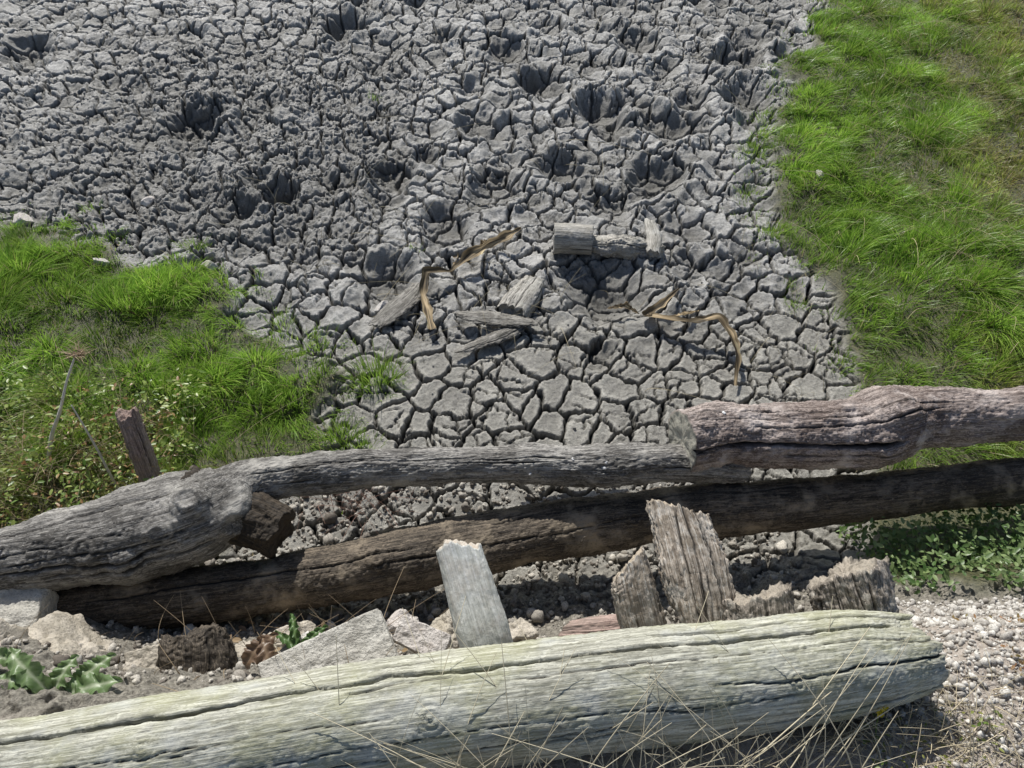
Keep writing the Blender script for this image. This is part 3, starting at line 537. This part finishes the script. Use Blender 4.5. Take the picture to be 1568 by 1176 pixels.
def husk(name,P,W,seed,twist):
    M=200; nw=11; P=np.array(P,float); u=np.linspace(0,len(P)-1,M)
    C=np.stack([np.interp(u,np.arange(len(P)),P[:,k]) for k in range(3)],1)
    ker=np.ones(5)/5; Cp=np.vstack([np.repeat(C[:1],2,0),C,np.repeat(C[-1:],2,0)]); C=np.stack([np.convolve(Cp[:,k],ker,'valid') for k in range(3)],1)
    w=np.interp(u,np.arange(len(P)),W)*.8*(1+.5*n2(np.linspace(0,9,M),np.zeros(M),2.0,seed)); T=np.gradient(C,axis=0)
    T=np.stack([np.convolve(np.concatenate([np.repeat(T[:1,k],5),T[:,k],np.repeat(T[-1:,k],5)]),np.ones(11)/11,'valid') for k in range(3)],1); T/=np.linalg.norm(T,axis=1)[:,None]
    tw=catmull(np.array(twist,float)[:,None],M)[:,0]; v=np.linspace(-1,1,nw)
    S=np.cross(T,[0,0,1]); S/=np.linalg.norm(S,axis=1)[:,None]; U=np.cross(S,T); s=np.linspace(0,1,M)
    D=np.cos(tw)[:,None]*S+np.sin(tw)[:,None]*U; Nn=-np.sin(tw)[:,None]*S+np.cos(tw)[:,None]*U
    rip=.10*w[:,None]*np.sin(v[None,:]*14+seed)+.004*n2(np.repeat(s[:,None]*9,nw,1),np.repeat(v[None],M,0),1.5,seed+9)
    edge=1+.15*n2(np.repeat(s[:,None]*40,nw,1),np.repeat(np.sign(v)[None]*3,M,0),1,seed+2)
    V=C[:,None]+(v[None,:]*w[:,None]*edge)[...,None]*D[:,None]+((.6*v[None,:]**2*w[:,None])+rip)[...,None]*Nn[:,None]
    ns=n2(np.repeat(s[:,None]*5,nw,1),np.repeat(v[None]*2,M,0),1.5,seed)[...,None]+.8*n2(np.repeat(s[:,None]*3,nw,1),np.repeat(v[None]*9,M,0),2,seed+3)[...,None]
    col=np.clip(np.array([.40,.31,.19])*(1+ns*1.2),.04,.8)*(1-.6*ss(.05,.3,n2(s*7,s*0,1,seed+11)))[:,None,None]
    i=np.arange(M*nw).reshape(M,nw); F=np.stack([i[:-1,:-1],i[1:,:-1],i[1:,1:],i[:-1,1:]],-1).reshape(-1,4)
    return mkmesh(name,V.reshape(-1,3),[F],mat_col('husk',.6,.25,0,.2),colors=col.reshape(-1,3))
husk('corn_husk',[(.05,3.09,.08),(-.03,2.99,.10),(-.13,2.96,.07),(-.20,2.86,.09),(-.30,2.77,.06),(-.42,2.73,.10),(-.43,2.60,.07),(-.40,2.50,.07),(-.37,2.38,.05)],[.004,.030,.022,.034,.016,.030,.020,.026,.022],1,[.5,.3,.8,.2,-.4,.3,.4,.2,.1])
husk('corn_husk',[(.80,2.62,.09),(.70,2.53,.07),(.615,2.465,.06),(.72,2.43,.07),(.84,2.39,.09),(.94,2.40,.11),(.985,2.30,.09),(1.0,2.20,.07),(.965,2.05,.04)],[.008,.020,.026,.020,.022,.030,.036,.018,.008],4,[.2,.5,.3,.4,.2,.3,.6,.4,.2])
for i,(a,b,ww) in enumerate([(.74,2.47,.02),(-.30,2.86,.02),(.60,2.50,.018),(-.10,3.02,.018)]):
    z0=float(gz(a,b)[0])+.03; an=i*1.3
    husk('corn_husk',[(a,b,z0),(a+.07*math.cos(an),b+.07*math.sin(an),z0+.02),(a+.15*math.cos(an+.3),b+.15*math.sin(an+.3),z0)],[.004,ww,.004],30+i,[.2,.5,.1])
# ---------------------------------------------------------------- light, camera
az=math.radians(-18); el=math.radians(43)
d=Vector((math.sin(az)*math.cos(el),math.cos(az)*math.cos(el),math.sin(el)))
sl=bpy.data.lights.new('sun','SUN'); sl.energy=5.0; sl.angle=math.radians(.53); sl.color=(1,.97,.91); so=bpy.data.objects.new('sun',sl); so.rotation_euler=d.to_track_quat('Z','Y').to_euler(); scene.collection.objects.link(so)
w=bpy.data.worlds.new('World'); scene.world=w; w.use_nodes=True; nt=w.node_tree
sk=nt.nodes.new('ShaderNodeTexSky'); sk.sky_type='NISHITA'; sk.sun_disc=False; sk.sun_elevation=el; sk.sun_rotation=az; bg=nt.nodes['Background']; bg.inputs[1].default_value=.085; nt.links.new(sk.outputs[0],bg.inputs[0])
cam=bpy.data.cameras.new('camera'); co=bpy.data.objects.new('camera',cam); scene.collection.objects.link(co); cam.sensor_width=36; cam.lens=26; cam.clip_start=.05; cam.clip_end=500
co.location=(0,0,2.5); co.rotation_euler=(math.radians(40),0,0); scene.camera=co
scene.view_settings.view_transform='Standard'; scene.view_settings.look='None'; scene.view_settings.exposure=0
print('done',time.time()-T0)
